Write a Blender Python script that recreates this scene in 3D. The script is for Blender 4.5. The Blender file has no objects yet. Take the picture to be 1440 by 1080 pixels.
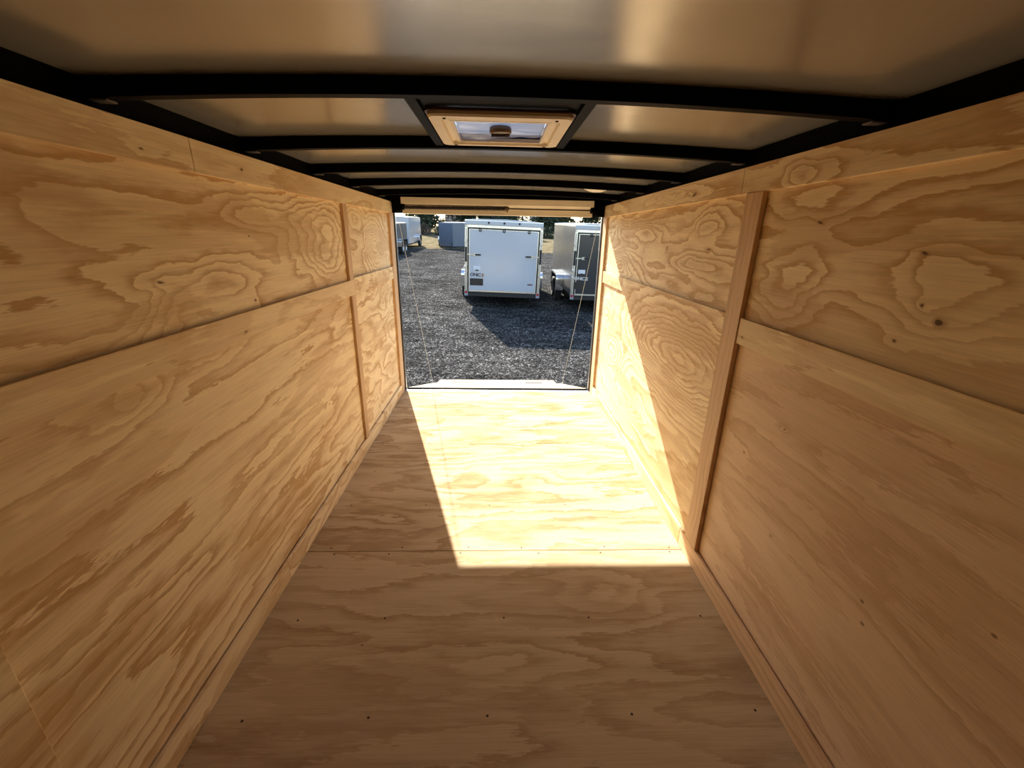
import bpy, bmesh, math, random
from mathutils import Vector, Matrix, noise

# ------------------------------------------------------------------ camera
sc = bpy.context.scene
COL = sc.collection
R_ = (0.9994, -0.029662, 0.017862); U_ = (-0.007136, 0.328339, 0.944533); F_ = (0.033882, 0.944094, -0.32793)
cd = bpy.data.cameras.new('camera'); cam = bpy.data.objects.new('camera', cd); COL.objects.link(cam)
cd.sensor_fit = 'HORIZONTAL'; cd.sensor_width = 36.0; cd.lens = 600.82 / 1440 * 36
cd.clip_start = 0.02; cd.clip_end = 500
m = Matrix(((R_[0], U_[0], -F_[0], -0.0039), (R_[1], U_[1], -F_[1], -4.27054), (R_[2], U_[2], -F_[2], 1.56209), (0, 0, 0, 1)))
cam.matrix_world = m
sc.camera = cam

# ------------------------------------------------------------------ sky, sun, exposure
SUN_STRENGTH = 4.2
SKY_STRENGTH = 0.105
EXPOSURE = 2.05
SUN_DIR = Vector((0.300, -1.0, -0.673)).normalized()       # the way the light travels
w = bpy.data.worlds.new('sky'); sc.world = w; w.use_nodes = True
nt = w.node_tree; nt.nodes.clear()
sky = nt.nodes.new('ShaderNodeTexSky'); sky.sky_type = 'NISHITA'; sky.sun_disc = False
sky.sun_elevation = math.radians(32.9); sky.sun_rotation = math.radians(-16.7)
sky.air_density = 1.0; sky.dust_density = 0.8; sky.ozone_density = 1.0
bg = nt.nodes.new('ShaderNodeBackground'); bg.inputs[1].default_value = SKY_STRENGTH
wo = nt.nodes.new('ShaderNodeOutputWorld')
nt.links.new(sky.outputs[0], bg.inputs[0]); nt.links.new(bg.outputs[0], wo.inputs[0])
sl = bpy.data.lights.new('sun', 'SUN'); sl.energy = SUN_STRENGTH; sl.angle = math.radians(0.53); sl.color = (1.0, 0.95, 0.87)
so = bpy.data.objects.new('sun', sl); COL.objects.link(so); so.location = (-4, 14, 12)
so.rotation_euler = SUN_DIR.to_track_quat('-Z', 'Y').to_euler()
sc.view_settings.view_transform = 'Standard'; sc.view_settings.look = 'None'
sc.view_settings.exposure = EXPOSURE; sc.view_settings.gamma = 1; sc.view_settings.use_curve_mapping = False
sc.cycles.max_bounces = 16; sc.cycles.diffuse_bounces = 10; sc.cycles.glossy_bounces = 6
sc.cycles.sample_clamp_indirect = 8.0; sc.cycles.caustics_reflective = False; sc.cycles.caustics_refractive = False

# ------------------------------------------------------------------ node helper
class S:
    """a socket (or number) with arithmetic"""
    nt = None
    def __init__(s, k): s.k = k
    @staticmethod
    def math(op, *a, clamp=False):
        n = S.nt.nodes.new('ShaderNodeMath'); n.operation = op; n.use_clamp = clamp
        for i, x in enumerate(a):
            x = x.k if isinstance(x, S) else x
            if isinstance(x, (int, float)): n.inputs[i].default_value = x
            else: S.nt.links.new(x, n.inputs[i])
        return S(n.outputs[0])
    def __add__(a, b): return S.math('ADD', a, b)
    __radd__ = __add__
    def __sub__(a, b): return S.math('SUBTRACT', a, b)
    def __rsub__(a, b): return S.math('SUBTRACT', b, a)
    def __mul__(a, b): return S.math('MULTIPLY', a, b)
    __rmul__ = __mul__
    def __truediv__(a, b): return S.math('DIVIDE', a, b)
def xyz(x, y, z=0.0):
    n = S.nt.nodes.new('ShaderNodeCombineXYZ')
    for i, q in enumerate((x, y, z)):
        q = q.k if isinstance(q, S) else q
        if isinstance(q, (int, float)): n.inputs[i].default_value = q
        else: S.nt.links.new(q, n.inputs[i])
    return n.outputs[0]
def noi(vec, scale=1.0, detail=2.0, rough=0.5, dist=0.0):
    n = S.nt.nodes.new('ShaderNodeTexNoise'); n.inputs['Scale'].default_value = scale
    n.inputs['Detail'].default_value = detail; n.inputs['Roughness'].default_value = rough; n.inputs['Distortion'].default_value = dist
    S.nt.links.new(vec, n.inputs['Vector']); return S(n.outputs['Fac'])
def vor(vec, scale=1.0, out='Distance', rnd=1.0, feature='F1'):
    n = S.nt.nodes.new('ShaderNodeTexVoronoi'); n.feature = feature; n.inputs['Scale'].default_value = scale
    n.inputs['Randomness'].default_value = rnd
    S.nt.links.new(vec, n.inputs['Vector']); return n.outputs[out]
def remap(x, a, b, c=0.0, d=1.0):
    n = S.nt.nodes.new('ShaderNodeMapRange'); n.interpolation_type = 'SMOOTHSTEP'
    S.nt.links.new(x.k, n.inputs[0])
    for i, q in enumerate((a, b, c, d)): n.inputs[i + 1].default_value = q
    return S(n.outputs[0])
def ramp(x, stops):
    n = S.nt.nodes.new('ShaderNodeValToRGB'); S.nt.links.new(x.k, n.inputs[0])
    e = n.color_ramp.elements
    while len(e) < len(stops): e.new(0.5)
    for i, (p, c) in enumerate(stops):
        e[i].position = p; c = (c, c, c) if isinstance(c, (int, float)) else c
        e[i].color = (*c, 1)
    return n.outputs[0]
def mixc(f, a, b, mode='MIX'):
    n = S.nt.nodes.new('ShaderNodeMix'); n.data_type = 'RGBA'; n.blend_type = mode
    for i, q in ((0, f), (6, a), (7, b)):
        q = q.k if isinstance(q, S) else q
        if isinstance(q, (int, float)): n.inputs[i].default_value = q if i == 0 else (q, q, q, 1)
        elif isinstance(q, tuple): n.inputs[i].default_value = (*q, 1)
        else: S.nt.links.new(q, n.inputs[i])
    return n.outputs[2]
def newmat(name):
    mt = bpy.data.materials.new(name); mt.use_nodes = True; S.nt = mt.node_tree
    return mt, mt.node_tree.nodes['Principled BSDF']
def coords():
    n = S.nt.nodes.new('ShaderNodeTexCoord'); s = S.nt.nodes.new('ShaderNodeSeparateXYZ')
    S.nt.links.new(n.outputs['Object'], s.inputs[0])
    return n.outputs['Object'], S(s.outputs[0]), S(s.outputs[1]), S(s.outputs[2])
def bump(h, strength, dist, bsdf):
    n = S.nt.nodes.new('ShaderNodeBump'); n.inputs['Strength'].default_value = strength; n.inputs['Distance'].default_value = dist
    S.nt.links.new(h.k if isinstance(h, S) else h, n.inputs['Height']); S.nt.links.new(n.outputs[0], bsdf.inputs['Normal'])
def plain(name, c, rough=0.5, metal=0.0, vary=0.06, scale=6.0, bmp=0.0):
    """a one-coloured surface with a little procedural wear"""
    mt, b = newmat(name); o, x, y, z = coords()
    n = noi(o, scale, 4, 0.6)
    S.nt.links.new(mixc(remap(n, .3, .7), tuple(q * (1 - vary) for q in c), tuple(min(1, q * (1 + vary)) for q in c)), b.inputs['Base Color'])
    b.inputs['Roughness'].default_value = rough; b.inputs['Metallic'].default_value = metal
    if bmp: bump(n, bmp, 0.01, b)
    return mt

# ------------------------------------------------------------------ plywood
LIGHT = (0.94, 0.775, 0.49); DARK = (0.61, 0.385, 0.175)
def plywood(name, au, av, seed, bumps=(), knots=(), K=5.0, trend=3.0, light=LIGHT, dark=DARK, contrast=1.0, us=0.55, vs=2.2, rough=0.6, spec=0.2, wob=0.05, edge=(0.5, 0.93)):
    """rotary-cut pine: contour bands of a stretched height field, grain along au; bumps = (u,v,su,sv,amp); knots = (u,v,r)"""
    mt, b = newmat(name); o, x, y, z = coords(); c = {'x': x, 'y': y, 'z': z}
    u, v = c[au], c[av]
    u0, v0 = u, v
    w1 = noi(xyz(u * 2.6, v * 5.5, seed + 31), 1.0, 3, 0.55) - 0.5
    w2 = noi(xyz(u * 3.4, v * 8.0, seed + 37), 1.0, 3, 0.55) - 0.5
    u = u + w1 * .34; v = v + w2 * .085
    base = xyz(u * us, v * vs, seed)
    n1 = noi(base, 1.0, 2.5, 0.5, 0.25)
    h = n1 * (K * 1.75) + v * trend
    for (a, q, su, sv, amp) in bumps:
        du = (u - a) * (1 / su); dv = (v - q) * (1 / sv)
        h = h + S.math('EXPONENT', (du * du + dv * dv) * -1.0) * amp
    kn = None
    for (a, q, r) in knots:
        du = (u - a) * (1 / (r * 1.9)); dv = (v - q) * (1 / r)
        d2 = du * du + dv * dv
        g = S.math('EXPONENT', d2 * -1.0); kn = g if kn is None else S.math('MAXIMUM', kn, g)
        h = h + S.math('EXPONENT', d2 * -0.06) * 0.6
    u, v = u0, v0
    jag = noi(xyz(u * 10, v * 85, seed + 3), 1.0, 3, 0.7) - 0.5
    jag2 = noi(xyz(u * 3.2, v * 9, seed + 5), 1.0, 4, 0.65) - 0.5
    h = h + jag * (wob * 11) + jag2 * (wob * 16)
    f = S.math('FRACT', h)
    band = S(ramp(f, [(0.0, 0.0), (edge[0], 0.22), (edge[1] - .1, 0.85), (edge[1], 1.0), (1.0, 0.0)]))
    mask = remap(noi(xyz(u * .8, v * 2.6, seed + 9), 1.0, 3, 0.6), 0.32, 0.62, 0.45, 1.0)
    fac = band * mask * (contrast * 1.25)
    col = mixc(fac, light, dark)
    # peeled-veneer blotches with ragged edges along the grain, and long soft streaks
    pn = noi(xyz(u * 1.1, v * 4.6, seed + 13), 1.0, 3, 0.55, 0.3) + jag * .10 + jag2 * .10
    col = mixc(remap(pn, 0.53, 0.575) * .42 * contrast, col, dark)
    pn2 = noi(xyz(u * .7, v * 9, seed + 17), 1.0, 4, 0.6, 0.2) + jag * .06
    col = mixc(remap(pn2, 0.5, 0.64) * .30, col, tuple(q * .95 for q in dark))
    col = mixc(remap(pn2, 0.46, 0.34) * .35, col, tuple(min(1, q * 1.04) for q in light))
    fib = noi(xyz(u * 5, v * 210, seed + 1), 1.0, 3, 0.6)
    col = mixc(1.0, col, S.nt.nodes.new and ramp(fib, [(0.25, 0.86), (0.5, 0.97), (0.75, 1.05)]), 'MULTIPLY')
    vd = S(vor(xyz(u * 4.2, v * 6.0, seed), 1.0))
    vc = S.nt.nodes.new('ShaderNodeSeparateColor'); S.nt.links.new(vor(xyz(u * 4.2, v * 6.0, seed), 1.0, 'Color'), vc.inputs[0])
    spk = remap(vd, 0.025, 0.045, 1.0, 0.0) * remap(S(vc.outputs[0]), 0.62, 0.64)
    col = mixc(spk * 0.75, col, (0.16, 0.08, 0.035))
    if kn is not None:
        col = mixc(remap(kn, 0.04, 0.55) * 0.55, col, (0.42, 0.21, 0.09))
        col = mixc(remap(kn, 0.62, 0.82) * 0.85, col, (0.07, 0.03, 0.014))
    S.nt.links.new(col, b.inputs['Base Color'])
    b.inputs['Roughness'].default_value = rough; b.inputs['Specular IOR Level'].default_value = spec
    bump(fib * 0.5 + band * 0.35, 0.16, 0.002, b)
    return mt

def board(name, au, av, seed, light=(0.80, 0.56, 0.33), dark=(0.60, 0.37, 0.19)):
    """straight-grained solid pine strip"""
    return plywood(name, au, av, seed, K=2.2, trend=26, light=light, dark=dark, contrast=0.8, us=0.35, vs=2.0, wob=0.03)

PLY_LU = plywood('ply_left_upper', 'y', 'z', 1.3, K=6.0, trend=-5,
    bumps=[(-2.72, 1.40, .30, .085, 4.2), (-1.62, 1.50, .42, .20, 6.5), (-2.95, 1.30, .10, .10, 2.0), (-3.2, 1.6, .3, .1, 1.8), (-2.3, 1.62, .25, .07, 1.5)],
    knots=[(-2.96, 1.425, .007), (-2.446, 1.30, .006)])
PLY_LUF = plywood('ply_left_upper_far', 'y', 'z', 8.1, K=3.5, trend=-6, bumps=[(-.62, 1.46, .22, .16, 8.5), (-1.1, 1.65, .2, .1, 3)])
PLY_LL = plywood('ply_left_lower', 'y', 'z', 21.7, K=7.5, trend=4, us=.38, vs=2.6, wob=.065,
    bumps=[(-3.2, 1.13, .20, .07, 2.8), (-2.8, 1.17, .14, .05, 2.2)], knots=[(-3.221, 1.188, .011), (-2.1, .9, .004), (-1.9, .6, .004)])
PLY_LLF = plywood('ply_left_lower_far', 'y', 'z', 31.2, K=6.5, trend=5, us=1.1, vs=2.6, wob=.06)
PLY_RU = plywood('ply_right_upper', 'y', 'z', 4.4, K=6.5, trend=4,
    bumps=[(-3.36, 1.46, .22, .10, 3.2), (-2.8, 1.40, .14, .12, 2.6), (-2.75, 1.66, .2, .05, 1.6)],
    knots=[(-3.393, 1.394, .012), (-3.279, 1.534, .007), (-2.83, 1.615, .005), (-3.3, 1.43, .006), (-3.26, 1.33, .005)])
PLY_RUF = plywood('ply_right_upper_far', 'y', 'z', 15.9, K=8.5, trend=-5,
    bumps=[(-1.25, 1.60, .30, .07, 3.0), (-1.95, 1.44, .40, .05, 2.6), (-.65, 1.37, .32, .085, 5.5), (-.75, 1.60, .42, .07, 3.0), (-2.15, 1.62, .14, .06, 1.6)],
    knots=[(-1.62, 1.50, .005), (-2.2, 1.52, .006)])
PLY_RL = plywood('ply_right_lower', 'y', 'z', 44.0, K=5.5, trend=2, us=.40, vs=2.3, contrast=.62, wob=.085, light=(.80, .59, .37), dark=(.58, .36, .19),
    knots=[(-2.9, .95, .004), (-2.75, .75, .005), (-3.0, .55, .004)])
PLY_RLF = plywood('ply_right_lower_far', 'y', 'z', 52.6, K=3.0, trend=3,
    bumps=[(-1.95, .93, .85, .21, 13.0), (-.62, .60, .34, .16, 7.0), (-1.15, .38, .5, .10, 6.0), (-.3, .9, .2, .12, 4)], knots=[(-1.62, .62, .005)])
PLY_HL = plywood('ply_header_left', 'y', 'z', 60.2, K=3.5, trend=2, contrast=.7, knots=[(-2.446, 1.783, .007), (-2.95, 1.76, .004)])
PLY_HR = plywood('ply_header_right', 'y', 'z', 66.6, K=4.5, trend=2, contrast=.9, knots=[(-1.95, 1.78, .008)], bumps=[(-2.75, 1.78, .12, .04, 2.5), (-1.6, 1.79, .3, .03, 2.5)])
PLY_RAIL = plywood('ply_rail', 'y', 'z', 71.2, K=4.5, trend=6, contrast=.8, knots=[(-2.62, 1.19, .004)])
STRIP_V = board('pine_stud', 'z', 'y', 77.3, light=(.72, .50, .29), dark=(.55, .35, .19))
STRIP_H = board('pine_base', 'y', 'z', 81.9)
FLOOR = [plywood('ply_floor_%d' % i, 'x', 'y', 90 + 7.7 * i, K=5.5 if i < 2 else 4.5, trend=1.5, us=.55, vs=2.6, light=(.63, .485, .30), dark=(.36, .225, .11),
                 contrast=(.95, .8, .6, .6)[i], rough=.7, spec=.0, wob=.07,
                 bumps=((), ((.2, -1.75, .3, .1, 2),), ((.05, -3.05, .5, .10, 2.0), (.5, -2.75, .2, .12, 2.0)), ())[i]) for i in range(4)]
PLY_EDGE = plain('ply_cut_edge', (.80, .56, .32), .7, vary=.12, scale=60)

BLACK = plain('black_painted_steel', (.0025, .0024, .0024), .5, 0.0)
BLACK.node_tree.nodes['Principled BSDF'].inputs['Specular IOR Level'].default_value = .03
BLACKM = plain('black_weatherstrip', (.012, .012, .012), .6)
ALU = plain('bright_aluminium', (.78, .78, .77), .28, 1.0, vary=.05, scale=20)
STEEL = plain('zinc_screw', (.55, .55, .53), .35, 1.0)
DARKSCREW = plain('dark_screw', (.05, .03, .02), .5, .6)
CREAM = plain('cream_plastic', (.93, .87, .74), .45, vary=.03)
CREAMPANEL = plain('cream_painted_panel', (.82, .76, .62), .45, vary=.04)
def ceiling_mat():
    mt, b = newmat('ceiling_sheet'); o, x, y, z = coords()
    b.inputs['Base Color'].default_value = (.46, .45, .42, 1)
    b.inputs['Metallic'].default_value = 0.55
    n = noi(xyz(x * 3, y * 8, z), 1.0, 3, .5); f = noi(o, 90, 3, .6)
    rr = remap(n, .3, .7, .17, .21); S.nt.links.new(rr.k, b.inputs['Roughness'])
    bump(f, 0.05, 0.002, b)
    return mt
CEIL = ceiling_mat()

# ------------------------------------------------------------------ mesh helpers
class MB:
    def __init__(s): s.v = []; s.f = []; s.mi = []; s.m = 0; s.smooth = set()
    def add(s, vs, fs, smooth=False):
        o = len(s.v); s.v += [tuple(p) for p in vs]
        for q in fs:
            if smooth: s.smooth.add(len(s.f))
            s.f.append([i + o for i in q]); s.mi.append(s.m)
        return s
    def box(s, x0, x1, y0, y1, z0, z1):
        vs = [(x, y, z) for x in (x0, x1) for y in (y0, y1) for z in (z0, z1)]
        return s.add(vs, [(0, 1, 3, 2), (4, 6, 7, 5), (0, 4, 5, 1), (2, 3, 7, 6), (0, 2, 6, 4), (1, 5, 7, 3)])
    def tube(s, pts, r, n=10, cap=True, closed=False):
        pts = [Vector(p) for p in pts]; rings = []
        N = len(pts)
        for i, p in enumerate(pts):
            if closed: t = pts[(i + 1) % N] - pts[i - 1]
            else: t = (pts[min(i + 1, N - 1)] - pts[max(i - 1, 0)])
            t.normalize(); a = Vector((0, 0, 1)) if abs(t.z) < .9 else Vector((1, 0, 0))
            e1 = t.cross(a).normalized(); e2 = t.cross(e1)
            rr = r[i] if isinstance(r, (list, tuple)) else r
            rings.append([p + (e1 * math.cos(2 * math.pi * k / n) + e2 * math.sin(2 * math.pi * k / n)) * rr for k in range(n)])
        vs = [q for rg in rings for q in rg]; fs = []
        for i in range(N if closed else N - 1):
            j = (i + 1) % N
            for k in range(n): fs.append((i * n + k, i * n + (k + 1) % n, j * n + (k + 1) % n, j * n + k))
        s.add(vs, fs, True)
        if cap and not closed:
            s.add(rings[0], [tuple(range(n))[::-1]]); s.add(rings[-1], [tuple(range(n))])
        return s
    def disc(s, c, axis, prof, n=24):
        """lathe: prof = [(r, h)...] along axis from c"""
        c = Vector(c); ax = Vector(axis).normalized(); a = Vector((0, 0, 1)) if abs(ax.z) < .9 else Vector((1, 0, 0))
        e1 = ax.cross(a).normalized(); e2 = ax.cross(e1); vs = []; fs = []
        for (r, h) in prof:
            for k in range(n):
                t = 2 * math.pi * k / n; vs.append(c + ax * h + (e1 * math.cos(t) + e2 * math.sin(t)) * max(r, 1e-5))
        for i in range(len(prof) - 1):
            for k in range(n): fs.append((i * n + k, i * n + (k + 1) % n, (i + 1) * n + (k + 1) % n, (i + 1) * n + k))
        return s.add(vs, fs, True)
    def prism(s, poly, a, b, fn):
        """extrude a 2D outline between a and b; fn(p, q, t) -> xyz"""
        n = len(poly); vs = [fn(p, q, a) for p, q in poly] + [fn(p, q, b) for p, q in poly]
        fs = [tuple(range(n))[::-1], tuple(range(n, 2 * n))] + [(k, (k + 1) % n, n + (k + 1) % n, n + k) for k in range(n)]
        return s.add(vs, fs)
    def build(s, name, mats, parent=None, bevel=0.0, local=False):
        me = bpy.data.meshes.new(name)
        off = Vector((0, 0, 0))
        if parent is not None and not local:
            r = parent
            while r.parent: r = r.parent
            off = r.location
        me.from_pydata([(p[0] - off[0], p[1] - off[1], p[2] - off[2]) for p in s.v], [], s.f)
        if not isinstance(mats, (list, tuple)): mats = [mats]
        for q in mats: me.materials.append(q)
        for i, pl in enumerate(me.polygons):
            pl.material_index = s.mi[i]
            if i in s.smooth: pl.use_smooth = True
        bm = bmesh.new(); bm.from_mesh(me); bmesh.ops.recalc_face_normals(bm, faces=bm.faces)
        if bevel:
            es = [e for e in bm.edges if len(e.link_faces) == 2 and e.calc_face_angle(0) > .6]
            bmesh.ops.bevel(bm, geom=es, offset=bevel, segments=2, affect='EDGES', profile=.5)
        bm.to_mesh(me); bm.free()
        o = bpy.data.objects.new(name, me); COL.objects.link(o)
        if parent is not None: o.parent = parent
        return o
def box(x0, x1, y0, y1, z0, z1): return MB().box(min(x0, x1), max(x0, x1), min(y0, y1), max(y0, y1), min(z0, z1), max(z0, z1))
def tag(o, label=None, cat=None, group=None, kind=None):
    if label: o['label'] = label
    if cat: o['category'] = cat
    if group: o['group'] = group
    if kind: o['kind'] = kind
    return o
def struct(o, label, cat): return tag(o, label, cat, kind='structure')
def empty(name, loc, label, cat, group=None, rot=(0, 0, 0)):
    o = bpy.data.objects.new(name, None); COL.objects.link(o); o.location = loc; o.rotation_euler = rot; o.empty_display_size = .1
    return tag(o, label, cat, group)
def copy_tree(o, parent=None):
    c = o.copy(); COL.objects.link(c); c.parent = parent
    for ch in [q for q in bpy.data.objects if q.parent == o]: copy_tree(ch, c)
    return c

# ------------------------------------------------------------------ room shell
YF = -5.9           # the closed front end behind the camera
WX = 1.0            # face of the plywood
floor = box(-1.02, 1.02, YF, 0.0, -.10, -.019).build('floor', BLACK)
struct(floor, 'plywood trailer floor running to the open ramp doorway, sunlit at the far end', 'floor')
seams = [0.0, -1.2192, -2.4384, -3.6576, YF]
scr = MB().disc((0, 0, 0), (0, 0, 1), [(0, .0012), (.0022, .0014), (.0045, .0004), (.0048, -.001)], 12)
floor_screw = None
for i in range(4):
    y1, y0 = seams[i] - (.0 if i == 0 else .002), seams[i + 1] + .002
    if i == 0: y1 = -.022
    sh = box(-.995, .995, y0, y1, -.018, 0).build('plywood_sheet', [FLOOR[i]], floor, bevel=.0012)
    rows = [(y0 + .02, 6), (y0 + .40, 5), (y0 + .80, 5), (y1 - .02, 6)] if i < 3 else [(y0 + 1.8, 5)]
    rnd = random.Random(i + 4)
    for (yy, n) in rows:
        for k in range(n):
            px = -.88 + 1.76 * k / (n - 1) + rnd.uniform(-.05, .05)
            if floor_screw is None:
                s_ = scr.build('screw', DARKSCREW, sh); floor_screw = s_
            else:
                s_ = floor_screw.copy(); COL.objects.link(s_)
            s_.parent = sh; s_.location = (px, yy + rnd.uniform(-.006, .006), 0)

def wall(side):
    sx = -1 if side == 'left' else 1
    X = lambda d: sx * (WX - d)                  # d = how far the face stands into the room
    name = 'wall_' + side
    wl = box(X(-.012), X(-.07), YF, .045, -.10, 1.95).build(name, BLACK)
    struct(wl, 'plywood clad %s side wall of the trailer' % side, 'wall')
    stud = (-1.345, -1.268) if side == 'left' else (-2.565, -2.45)
    ym = stud[0]
    mats = ((PLY_LU, PLY_LUF, PLY_LL, PLY_LLF) if side == 'left' else (PLY_RU, PLY_RUF, PLY_RL, PLY_RLF))
    ymid = sum(stud) / 2
    if side == 'left': ymid = -1.30
    box(X(0), X(-.009), YF, ymid - .001, 1.20, 1.80).build('plywood_panel', mats[0], wl)
    box(X(0), X(-.009), ymid + .001, -.004, 1.20, 1.80).build('plywood_panel', mats[1], wl)
    box(X(0), X(-.009), YF, ymid - .001, .03, 1.18).build('plywood_panel', mats[2], wl)
    box(X(0), X(-.009), ymid + .001, -.004, .03, 1.18).build('plywood_panel', mats[3], wl)
    return wl, X
TR = [0]
def trim(mb, mat, label, bevel=.0012, cat='trim'):
    TR[0] += 1
    o = mb.build('trim_%d' % TR[0], mat, None, bevel=bevel)
    return struct(o, label, cat)
G0, G1 = .0070, .0175          # strips stand off the panels by a slit and are 9 mm thick
for side in ('left', 'right'):
    wl, X = wall(side)
    L = side == 'left'
    # header strip under the roof rail
    yj = -2.716 if L else -2.399
    hm = PLY_HL if L else PLY_HR
    trim(box(X(0), X(G1), YF, yj - .0015, 1.736, 1.836), hm, 'near plywood header strip along the top of the %s wall' % side)
    trim(box(X(0), X(G1), yj + .0015, 0, 1.736, 1.836), hm, 'far plywood header strip along the top of the %s wall' % side)
    # mid rail
    if L:
        trim(box(X(G0), X(G1), YF, -1.262, 1.163, 1.262), PLY_RAIL, 'long plywood rail across the middle of the left wall, nearer part')
        trim(box(X(G0), X(G1), -1.260, -.132, 1.163, 1.272), PLY_LLF, 'plywood rail across the left wall between stud and doorway')
        trim(box(X(.001), X(G1), stud0 := -1.345, -1.268, 1.262, 1.736), STRIP_V, 'upper part of the narrow wooden stud on the left wall')
        trim(box(X(.001), X(G1), -1.340, -1.262, .102, 1.163), STRIP_V, 'lower part of the narrow wooden stud on the left wall')
        trim(box(X(.001), X(G1), -3.72, -3.612, .102, 1.163), PLY_LL, 'plywood stud in the near lower corner of the left wall')
        trim(box(X(.001), X(G1 + .003), -.130, -.02, .0, 1.736), STRIP_V, 'wooden door post beside the doorway on the left')
        trim(box(X(-.001), X(G1 + .002), -.02, .012, .0, 1.80), STRIP_V, 'thin wooden jamb at the left edge of the doorway')
    else:
        trim(box(X(G0), X(G1 - .001), YF, -2.567, 1.158, 1.262), PLY_RAIL, 'long plywood rail across the right wall, nearer part')
        trim(box(X(G0), X(G1 - .003), -2.449, -.132, 1.158, 1.262), PLY_RLF, 'plywood rail across the right wall between stud and doorway')
        trim(box(X(.002), X(G1 + .004), -2.565, -2.45, .102, 1.736), STRIP_V, 'broad wooden stud standing on the right wall')
        trim(box(X(.001), X(G1 + .003), -.130, -.02, .0, 1.736), STRIP_V, 'wooden door post beside the doorway on the right')
        trim(box(X(-.001), X(G1 + .002), -.02, .012, .0, 1.80), STRIP_V, 'thin wooden jamb at the right edge of the doorway')
    # baseboard in two lengths
    yb = -2.622 if L else -2.392
    bb = box(X(G0), X(G1 + .004), YF, yb - .0015, .002, .10).build('baseboard_' + side, [PLY_LL if L else STRIP_H], None, bevel=.0015)
    struct(bb, 'low wooden baseboard along the foot of the %s wall' % side, 'baseboard')
    box(X(G0), X(G1 + .004), yb + .0015, -.132, .002, .10).build('board_length', [PLY_LLF if L else PLY_RLF], bb, bevel=.0015)
    # black roof rail
    TR[0] += 1
    rr = box(X(-.016), X(-.07), YF, .03, 1.838, 1.90).build('trim_%d' % TR[0], BLACK, None, bevel=.004)
    struct(rr, 'black steel roof rail above the %s wall' % side, 'rail')
    # aluminium angle at floor edge
    trim(box(X(.0), X(.012 + .008), -3.9 if False else YF, -.13, .0005, .0035), STEEL if False else plain('grey_caulk_' + side, (.42, .38, .33), .6), 'thin grey seal line where floor meets %s wall' % side, bevel=0)
# front wall behind the camera
fw = box(-1.02, 1.02, YF - .05, YF, -.1, 1.95).build('wall_front', [PLY_LL]); struct(fw, 'closed plywood front wall of the trailer', 'wall')

# ceiling: arched sheet with the vent opening cut out
def arch(x): return .022 * (1 - (x / 1.0) ** 2)
ZC = 1.905
VX, VY0, VY1 = .19, -2.845, -2.44
def ceil_mesh():
    mb = MB()
    xs = sorted(set([round(-1.05 + .05 * i, 3) for i in range(43)] + [-VX, VX]))
    ys = [YF - .02, VY0, VY1, .03]
    nx, ny = len(xs) - 1, 3
    solid = lambda i, j: 0 <= i < nx and 0 <= j < ny and not (j == 1 and xs[i] >= -VX - 1e-6 and xs[i + 1] <= VX + 1e-6)
    V = lambda i, j, t: (i * (ny + 1) + j) * 2 + t
    vs = [(xs[i], ys[j], ZC + arch(xs[i]) + .02 * t) for i in range(nx + 1) for j in range(ny + 1) for t in (0, 1)]
    fs = []
    for i in range(nx):
        for j in range(ny):
            if not solid(i, j): continue
            fs.append((V(i, j, 0), V(i + 1, j, 0), V(i + 1, j + 1, 0), V(i, j + 1, 0)))
            fs.append((V(i, j, 1), V(i, j + 1, 1), V(i + 1, j + 1, 1), V(i + 1, j, 1)))
            if not solid(i - 1, j): fs.append((V(i, j, 0), V(i, j + 1, 0), V(i, j + 1, 1), V(i, j, 1)))
            if not solid(i + 1, j): fs.append((V(i + 1, j, 0), V(i + 1, j, 1), V(i + 1, j + 1, 1), V(i + 1, j + 1, 0)))
            if not solid(i, j - 1): fs.append((V(i, j, 0), V(i, j, 1), V(i + 1, j, 1), V(i + 1, j, 0)))
            if not solid(i, j + 1): fs.append((V(i, j + 1, 0), V(i + 1, j + 1, 0), V(i + 1, j + 1, 1), V(i, j + 1, 1)))
    mb.add(vs, fs)
    o = mb.build('ceiling', CEIL)
    for p in o.data.polygons: p.use_smooth = abs(p.normal.z) > .9
    o.data.set_sharp_from_angle(angle=.5)
    return o
struct(ceil_mesh(), 'smooth greyish metal roof sheet with a glossy sheen', 'ceiling')

# roof bows: hat-section tubes following the arch
def bow(yc, wy, label, hx=1.016, z0=1.858):
    mb = MB(); n = 24; secs = []
    for i in range(n + 1):
        x = -hx + 2 * hx * i / n; zb = z0 + .028 * (1 - (x / hx) ** 2)
        zt = ZC + arch(x) - .001
        secs.append([(x, yc - wy / 2, zb), (x, yc + wy / 2, zb), (x, yc + wy / 2, zt), (x, yc - wy / 2, zt)])
    vs = [p for q in secs for p in q]; fs = []
    for i in range(n):
        for k in range(4): fs.append((i * 4 + k, i * 4 + (k + 1) % 4, (i + 1) * 4 + (k + 1) % 4, (i + 1) * 4 + k))
    fs += [(3, 2, 1, 0), tuple(n * 4 + k for k in range(4))]
    mb.add(vs, fs)
    root = empty('roof_bow', (0, yc, z0), label, 'beam', 'black roof bows under the roof sheet')
    mb.build('crossbar', BLACK, root, bevel=.0015)
    for sx in (-1, 1):
        MB().prism([(-.016, 0), (.016, 0), (.016, .004), (-.016, .004)], .955, .998, lambda p, q, t: (sx * t, yc + p, z0 - .004 + q)).build('weld_tab', plain('grey_weld', (.22, .21, .20), .4, .8) if 'grey_weld' not in bpy.data.materials else bpy.data.materials['grey_weld'], root)
    return root
bow(-3.022, .034, 'black roof bow nearest the camera, just before the roof vent')
bow(-2.345, .034, 'black roof bow at the far edge of the roof vent')
bow(-1.69, .034, 'black roof bow, first one beyond the roof vent and its frame')
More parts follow.
